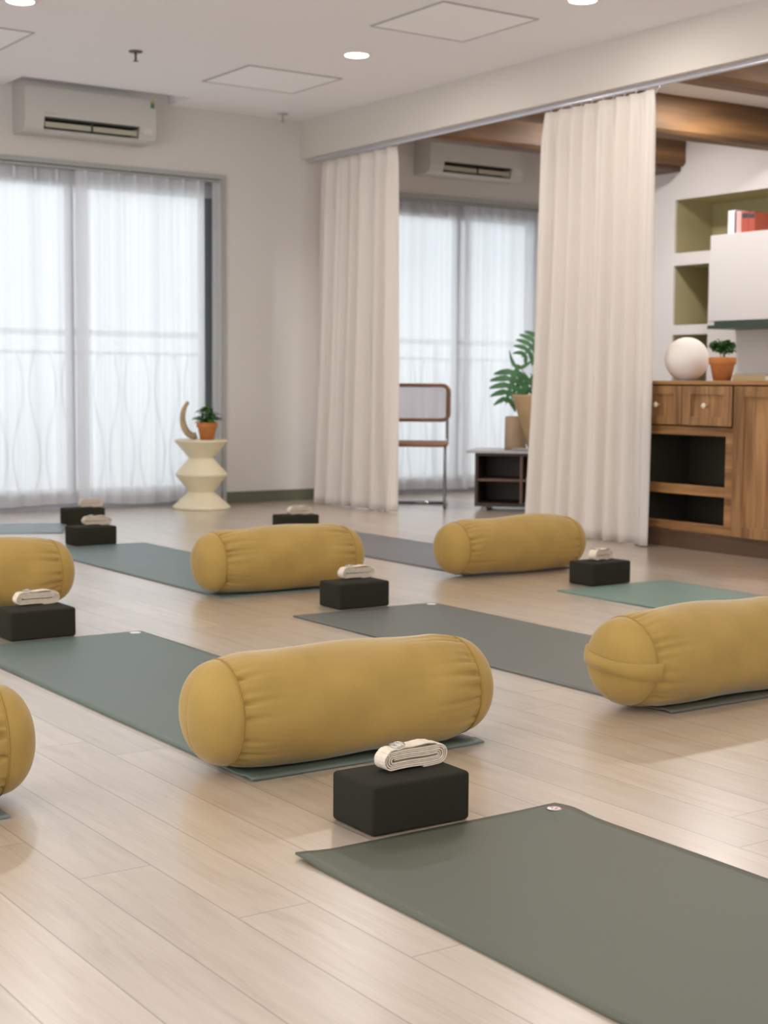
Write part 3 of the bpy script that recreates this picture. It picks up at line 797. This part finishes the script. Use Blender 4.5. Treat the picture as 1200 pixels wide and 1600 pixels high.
def leaf(bm, base, dirv, length, width, droop=.3, up=Vector((0, 0, 1))):
    d = dirv.normalized(); s = d.cross(up)
    if s.length < .1: s = Vector((1, 0, 0))
    s.normalize(); n = s.cross(d)
    prof = [(0, .06), (.2, .75), (.45, 1), (.7, .75), (.9, .3), (1, .02)]
    rows = []
    for q, w in prof:
        c = base+d*length*q-up*droop*length*q*q
        rows.append([bm.verts.new(c+s*(-width/2*w)+n*.12*width*w), bm.verts.new(c), bm.verts.new(c+s*(width/2*w)+n*.12*width*w)])
    for a, b in zip(rows, rows[1:]):
        for k in range(2): bm.faces.new((a[k], a[k+1], b[k+1], b[k]))
def pot_plant(loc, r, h, label, seed, fol):
    t = thing('potted_plant', label, 'potted plant', loc)
    bm = BM(); lathe(bm, [(r*.66, 0), (r*.90, h*.68), (r*.93, h*.70), (r*1.0, h*.70), (r*1.03, h*.72), (r*1.04, h*.98), (r*1.02, h), (r*.93, h), (r*.90, h*.86)], 44, cap1=False); obj('pot', bm, M['terra'], t, True)
    bm = BM(); lathe(bm, [(r*.80, h*.80), (r*.905, h*.90)], 32); obj('soil', bm, M['soil'], t)
    rnd = random.Random(seed); fol(t, rnd, r, h); return t
def pothos(t, rnd, r, h):
    bm = BM(); bs = BM()
    for k in range(110):
        a = rnd.uniform(0, 2*PI); el = rnd.uniform(.1, 1.45); rad = rnd.uniform(.2, 1)
        c = Vector((math.cos(a)*math.cos(el)*.078*rad, math.sin(a)*math.cos(el)*.078*rad, h*.98+math.sin(el)*.125*rad*1.05))
        d = Vector((math.cos(a), math.sin(a), rnd.uniform(-.3, .5)))
        leaf(bm, c, d, rnd.uniform(.036, .055), rnd.uniform(.030, .042), rnd.uniform(.1, .6))
        if k % 3 == 0: tube(bs, [(0, 0, h*.88), (c.x*.5, c.y*.5, (h*.9+c.z)/2+.01), c], .0018, 5)
    for a in (3.5, 5.9, .2, 2.9):
        d = Vector((math.cos(a), math.sin(a), .1)); c = Vector((d.x*.06, d.y*.06, h+.03))
        for q in range(3): leaf(bm, c+d*.010*q, d+Vector((rnd.uniform(-.6, .6), rnd.uniform(-.6, .6), -.2)), .034, .028, .4)
    obj('foliage', bm, M['leaf'], t, True); obj('stems', bs, M['stem'], t, True)
def bonsai(t, rnd, r, h):
    bm = BM(); bs = BM()
    for k in range(6):
        a = rnd.uniform(0, 6.28); tube(bs, [(.01*math.cos(a), .01*math.sin(a), h*.88), (.014*math.cos(a), .014*math.sin(a), h+.02), (.035*math.cos(a), .035*math.sin(a), h+.045)], .0022, 5)
    for k in range(620):
        a = rnd.uniform(0, 2*PI); q = math.sqrt(rnd.random()); zz = rnd.uniform(-1, 1)*math.sqrt(max(0, 1-q*q))
        c = Vector((math.cos(a)*.066*q, math.sin(a)*.066*q, h+.055+.032*zz+.008*math.sin(a*3)))
        leaf(bm, c, Vector((rnd.uniform(-1, 1), rnd.uniform(-1, 1), rnd.uniform(-.3, 1))), rnd.uniform(.018, .028), .017, .2)
    obj('foliage', bm, M['leaf'], t, True); obj('stems', bs, M['stem'], t, True)
pot_plant((5.005, 9.46, .498), .073, .125, 'leafy green plant in a terracotta pot on the ivory side table', 5, pothos)
pot_plant((6.20, 5.711, .936), .0725, .128, 'small rounded green plant in terracotta pot on the wooden cabinet', 6, bonsai)
bm = BM(); pts = []; rr = []
R_ = .095
for k in range(26):
    a = math.radians(118+k*6.6)
    pts.append((R_*math.cos(a)*.85, 0, .150+ (R_*1.35)*math.sin(a))); rr.append(.012+.012*min(1, k/14))
pts = [Vector(p) for p in pts]; zm = min(p.z-r for p, r in zip(pts, rr))
for p in pts: p.z -= zm
tube(bm, pts, rr, 14)
o = obj('horn_sculpture', bm, M['sand'], None, True, (4.965, 9.585, .4985)); o.rotation_euler = (0, 0, -.6)
tag(o, 'curved sand coloured horn sculpture on the side table behind the potted plant', 'sculpture')

# ------------------------------------------------------------------ wooden cabinet (front plane X = 6.08, running along Y)
CX = 6.085
t = thing('wooden_cabinet', 'walnut cabinet with drawers, open shelves and panelled doors standing under the bulkhead line', 'cabinet', (CX, 5.5, 0))
def cy(bm, x0, x1, y0, y1, z0, z1): box(bm, x0, x1, y0-5.5, y1-5.5, z0, z1)
YL, YM, YR = 6.26, 5.512, 4.02
bm = BM(); cy(bm, 0.012, .46, YR, YL, .0, .095); obj('plinth', bm, M['wooddark'], t)
bm = BM(); cy(bm, -.006, .48, YR, YL+.015, .912, .935); bevel(bm, .004, 1); obj('cabinet_top', bm, M['woodh'], t)
bm = BM()
cy(bm, .43, .46, YR, YL, .095, .912); cy(bm, .0, .43, YL-.02, YL, .095, .912); cy(bm, .02, .43, YM-.012, YM+.012, .095, .912); cy(bm, .0, .43, YR, YR+.02, .095, .912)
cy(bm, .012, .43, YR, YL, .095, .105); cy(bm, .02, .43, YM, YL, .642, .676)
obj('carcass', bm, M['wood'], t)
bm = BM()  # face frame of the shelf unit
cy(bm, 0, .02, 5.514, 5.568, .100, .683); cy(bm, 0, .02, 6.20, YL, .100, .683)
for z0, z1 in ((.100, .151), (.305, .360), (.636, .683)): cy(bm, -.001, .02, 5.568, 6.20, z0, z1)
bevel(bm, .002, 1); obj('face_frame', bm, M['woodh'], t)
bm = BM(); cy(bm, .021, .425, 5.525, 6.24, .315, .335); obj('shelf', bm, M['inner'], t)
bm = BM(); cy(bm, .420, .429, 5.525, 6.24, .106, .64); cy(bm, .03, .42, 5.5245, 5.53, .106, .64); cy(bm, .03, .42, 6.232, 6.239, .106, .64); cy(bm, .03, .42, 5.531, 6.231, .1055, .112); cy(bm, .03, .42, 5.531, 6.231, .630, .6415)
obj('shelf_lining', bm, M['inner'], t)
def panel_front(name, y0, y1, z0, z1, fw, knob):
    bm = BM()
    cy(bm, -.016, .0, y0, y0+fw, z0, z1); cy(bm, -.016, .0, y1-fw, y1, z0, z1); cy(bm, -.016, .0, y0+fw, y1-fw, z0, z0+fw*.8); cy(bm, -.016, .0, y0+fw, y1-fw, z1-fw*.8, z1)
    bevel(bm, .003, 1)
    cy(bm, -.004, .0, y0+fw, y1-fw, z0+fw*.8, z1-fw*.8)
    p = obj(name, bm, M['wood'], t)
    if knob:
        ky, kz = knob
        bm = BM(); rot = Matrix.Rotation(-PI/2, 4, 'Y')
        lathe(bm, [(.006, 0), (.005, .014), (.012, .018), (.0155, .026), (.013, .033), (.006, .036)], 20)
        bmesh.ops.transform(bm, matrix=Matrix.Translation((-.003, ky-5.5, kz)) @ rot, verts=bm.verts)
        k = obj('knob', bm, M['knob'], p, True); k['label'] = 'cream round knob'
panel_front('drawer', 5.519, 5.880, .690, .906, .060, (5.705, .800))
panel_front('drawer', 5.888, 6.250, .690, .906, .060, (6.069, .800))
panel_front('door', 4.765, 5.505, .100, .906, .072, None)
panel_front('door', 4.03, 4.758, .100, .906, .072, (4.72, .55))

# globe lamp, books
t = thing('globe_lamp', 'round white globe lamp on the wooden cabinet beside the near curtain', 'lamp', (6.28, 6.055, .936))
bm = BM(); R_ = .125; lathe(bm, [(R_*math.sin(a), R_*.97-R_*math.cos(a)) for a in [math.radians(x) for x in range(14, 178, 6)]], 48); obj('lamp_shade', bm, M['globe'], t, True)
bm = BM(); lathe(bm, [(.052, 0), (.052, .008), (.035, .012)], 32); obj('base', bm, M['grey'], t)
def flat_book(x0, x1, y0, y1, z0, z1, m, label, grp):
    t = thing('book', label, 'book', ((x0+x1)/2, (y0+y1)/2, z0), group=grp); a, b, h = (x1-x0)/2, (y1-y0)/2, z1-z0
    bm = BM(); box(bm, -a, a, -b, b, 0, .003); box(bm, -a, a, -b, b, h-.003, h); box(bm, -a, -a+.003, -b, b, .003, h-.003); obj('cover', bm, m, t)
    bm = BM(); box(bm, -a+.0035, a-.006, -b+.005, b-.005, .0031, h-.0031); obj('pages', bm, M['paper'], t)
flat_book(6.16, 6.36, 5.375, 5.60, .936, .968, M['book_tan'], 'thick tan book lying on the wooden cabinet right of the terracotta pot', 'books lying on the cabinet')
flat_book(6.17, 6.35, 5.385, 5.595, .9685, .976, M['grey'], 'thin grey booklet lying on top of the tan book', 'books lying on the cabinet')
def standing_book(y0, y1, h, d, m, label, m2=None):
    z0 = 2.0105
    t = thing('book', label, 'book', (8.42, (y0+y1)/2, z0), group='books standing on the white wall cabinet'); b = (y1-y0)/2
    bm = BM(); box(bm, -d/2, d/2, -b, -b+.003, 0, h); box(bm, -d/2, d/2, b-.003, b, 0, h); box(bm, -d/2, -d/2+.003, -b+.003, b-.003, 0, h); obj('cover', bm, m, t)
    bm = BM(); box(bm, -d/2+.0032, d/2-.005, -b+.0032, b-.0032, .004, h-.004); obj('pages', bm, M['paper'], t)
    if m2: 
        bm = BM(); box(bm, -d/2-.001, -d/2-.0002, -b+.002, b-.002, h*.70, h*.93); obj('spine_label', bm, m2, t)
standing_book(7.606, 7.668, .172, .15, M['book_white'], 'tall white book standing on the white wall cabinet')
standing_book(7.592, 7.603, .160, .15, M['book_dark'], 'thin dark book between the white book and the pink one')
standing_book(7.541, 7.589, .160, .15, M['book_pink'], 'pale pink book beside the dark thin book on the wall cabinet')
standing_book(7.476, 7.538, .150, .15, M['book_red'], 'thick red book with black band on the wall cabinet', M['book_dark'])
standing_book(7.414, 7.473, .143, .15, M['book_red'], 'red book farthest right in the row on the wall cabinet', M['book_dark'])

# white wall cabinet with dark green lower edge
t = thing('wall_cabinet', 'plain white wall cabinet with a dark green lower edge in front of the niches', 'wall cabinet', (8.3, 7.0, 1.325))
bm = BM(); box(bm, 0, .298, -.9, .795, .055, .684); bevel(bm, .004, 1); obj('cabinet_body', bm, M['white'], t)
bm = BM(); box(bm, -.004, .29, -.9, .80, .0, .026); box(bm, -.003, .29, -.9, .735, .026, .0545); obj('edge_strip', bm, M['darkgreen'], t)

# ------------------------------------------------------------------ low console in the lounge
ca = math.radians(-47)
t = thing('media_console', 'low dark brown open shelf console partly behind the near cream curtain', 'console', (6.62, 8.43, 0), ca)
Wd, Dp, Ht = 1.05, .40, .435
bm = BM()
box(bm, 0, .022, 0, Dp, .03, Ht-.02); box(bm, Wd-.022, Wd, 0, Dp, .03, Ht-.02); box(bm, .022, Wd-.022, Dp-.015, Dp, .03, Ht-.02); box(bm, .022, Wd-.022, 0, Dp-.015, .03, .055)
box(bm, .022, Wd-.022, 0, Dp-.015, Ht-.04, Ht-.02)
obj('carcass', bm, M['console'], t)
bm = BM(); box(bm, .022, Wd-.022, .004, Dp-.016, .213, .230); obj('shelf', bm, M['console_edge'], t)
for x in (.325, .70):
    bm = BM(); box(bm, x, x+.018, .002, Dp-.016, .0555, .2125); box(bm, x, x+.018, .002, Dp-.016, .2305, Ht-.0405); obj('divider', bm, M['console_edge'], t)
bm = BM(); box(bm, -.06, Wd+.05, -.03, Dp+.02, Ht-.02, Ht); bevel(bm, .003, 1); obj('tabletop', bm, M['console_top'], t)
for x in (.04, Wd-.08):
    for y in (.04, Dp-.08):
        bm = BM(); box(bm, x, x+.04, y, y+.04, 0, .03); obj('foot', bm, M['console_top'], t)
VX, VY, PX, PY = 7.017, 8.460, 7.026, 8.245
# vase and planter on the console
o = thing('vase', 'plain tan cylindrical vase on the dark console beside the planter', 'vase', (VX, VY, .436))
bm = BM(); lathe(bm, [(.076, 0), (.080, .006), (.077, .225), (.074, .236), (.064, .238), (.060, .225)], 40, cap1=False); obj('body', bm, M['clay'], o, True)
bm = BM(); lathe(bm, [(.055, .19), (.058, .20)], 24); obj('dark_mouth', bm, M['soil'], o)  # dark disc painted as the shaded inside, borrowing the soil colour
pl = thing('potted_monstera', 'split leaf plant in a tapered tan planter on the console', 'potted plant', (PX, PY, .436))
bm = BM(); lathe(bm, [(.05, 0), (.172, .385), (.178, .395), (.168, .397), (.160, .37)], 40, cap1=False); obj('planter', bm, M['clay2'], pl, True)
bm = BM(); lathe(bm, [(.150, .35), (.158, .365)], 32); obj('soil', bm, M['soil'], pl)
def monstera(parent, base, tipdir, facing, size, seed):
    # base: leaf base; tipdir: along the midrib; facing: leaf normal
    rnd = random.Random(seed); d = Vector(tipdir).normalized(); n = Vector(facing); n = (n-d*n.dot(d)).normalized(); s = d.cross(n)
    bm = BM(); base = Vector(base)
    def P(u, v, drop=0): return base+d*size*u+s*size*v-n*size*(.25*v*v+.15*u*u)
    lob = 6
    for side in (-1, 1):
        ws = [.32, .50, .54, .50, .42, .28]
        for k in range(lob):
            u0 = -.02+k*.165; u1 = u0+.115; w = ws[k]; sw = .10+.05*k/lob
            if k == 0: u0, sw = -.0, -.22
            rows = []
            for j in range(6):
                q = j/5; wd = (1-.12*q-.55*q**5)
                cu = (u0+u1)/2+sw*q*q*1.5; hw = (u1-u0)/2*(1.0 if .1 < q < .3 else 1.48)*wd
                vv = w*q*1.0
                rows.append((bm.verts.new(P(cu-hw, side*vv)), bm.verts.new(P(cu+hw, side*vv))))
            for a, b in zip(rows, rows[1:]): bm.faces.new((a[0], a[1], b[1], b[0]))
    rib = [P(u/10, 0)+n*.001 for u in range(11)]
    strip = []
    for i, p in enumerate(rib):
        hw = size*.06*(1-i/10)+.002; strip.append((bm.verts.new(p+s*hw), bm.verts.new(p-s*hw)))
    for a, b in zip(strip, strip[1:]): bm.faces.new((a[0], a[1], b[1], b[0]))
    obj('leaf', bm, M['leaf2'], parent)
o0 = Vector((PX, PY, .436))
def rel(p): return Vector(p)-o0
view = Vector((-.63, -.77, .12))
lv = [((6.985, 8.40, 1.045), (-.30, .12, -1), .30, 1), ((7.18, 8.34, 1.27), (-.45, .35, -.55), .24, 2), ((7.05, 8.32, .90), (.4, -.3, -.35), .21, 3), ((7.25, 8.30, 1.05), (.6, -.5, -.3), .28, 4), ((7.16, 8.45, .93), (-.5, .5, -.2), .2, 5), ((7.32, 8.42, 1.3), (.5, .1, -.6), .26, 6)]
for bpos, dr, sz, sd in lv:
    b = rel(bpos); monstera(pl, b, dr, view, sz, sd)
    bm = BM(); tube(bm, [(0, 0, .36), (b.x*.45, b.y*.45, .36+(b.z-.36)*.65), (b.x, b.y, b.z)], .004, 6); obj('stalk', bm, M['stem'], pl, True)
bm = BM(); lathe(bm, [(.044, 0), (.068, .010), (.066, .012), (.04, .004)], 32)
o = obj('plate', bm, M['white'], None, True, (6.880, 8.240, .436)); tag(o, 'small white dish lying on the dark console near the vase', 'dish')

# ------------------------------------------------------------------ cane cantilever chair
t = thing('cane_chair', 'tubular chrome cantilever chair with woven cane back, half hidden by far curtain', 'chair', (6.42, 8.90, 0), math.radians(-39))
# local: x = width, -y = front (towards the camera)
w = .235
for sx_ in (-1, 1):
    bm = BM(); x = sx_*w
    path = arc_path([(x, .26, .012), (x, -.24, .012), (x, -.24, .445), (x, .20, .460), (x*.99, .245, .70), (x*.98, .255, .87)], .055, 7)
    tube(bm, path, .0115, 12); obj('frame_tube', bm, M['chrome'], t, True)
bm = BM(); tube(bm, [(-w, .26, .012), (w, .26, .012)], .0115, 12); obj('floor_bar', bm, M['chrome'], t, True)
def round_frame(bm, hw, hh, r, cr, cen, axis):
    pts = []
    for qx, qy, a0 in ((1, 1, 0), (-1, 1, 90), (-1, -1, 180), (1, -1, 270)):
        for k in range(7):
            a = math.radians(a0+15*k); pts.append((qx*(hw-cr)+cr*math.cos(a), qy*(hh-cr)+cr*math.sin(a)))
    pts.append(pts[0])
    if axis == 'XZ': P3 = [Vector((cen[0]+p, cen[1]-.03+.03*(p/hw)**2*-1+.03, cen[2]+q)) for p, q in pts]
    else: P3 = [Vector((cen[0]+p, cen[1]+q, cen[2])) for p, q in pts]
    tube(bm, P3, r, 10, False)
bm = BM(); round_frame(bm, .245, .130, .0145, .05, (0, .262, .765), 'XZ'); obj('backrest_frame', bm, M['chairwood'], t, True)
bm = BM(); grid(bm, 12, 6, lambda u, v: Vector((-.235+.47*u, .262-.03*(2*u-1)**2, .765-.12+.24*v))); obj('cane_back', bm, M['cane'], t, True)
bm = BM(); round_frame(bm, .235, .225, .016, .05, (0, -.01, .468), 'XY'); obj('seat_frame', bm, M['chairwood'], t, True)
bm = BM(); box(bm, -.222, .222, -.222, .202, .470, .476); obj('cane_seat', bm, M['cane'], t)
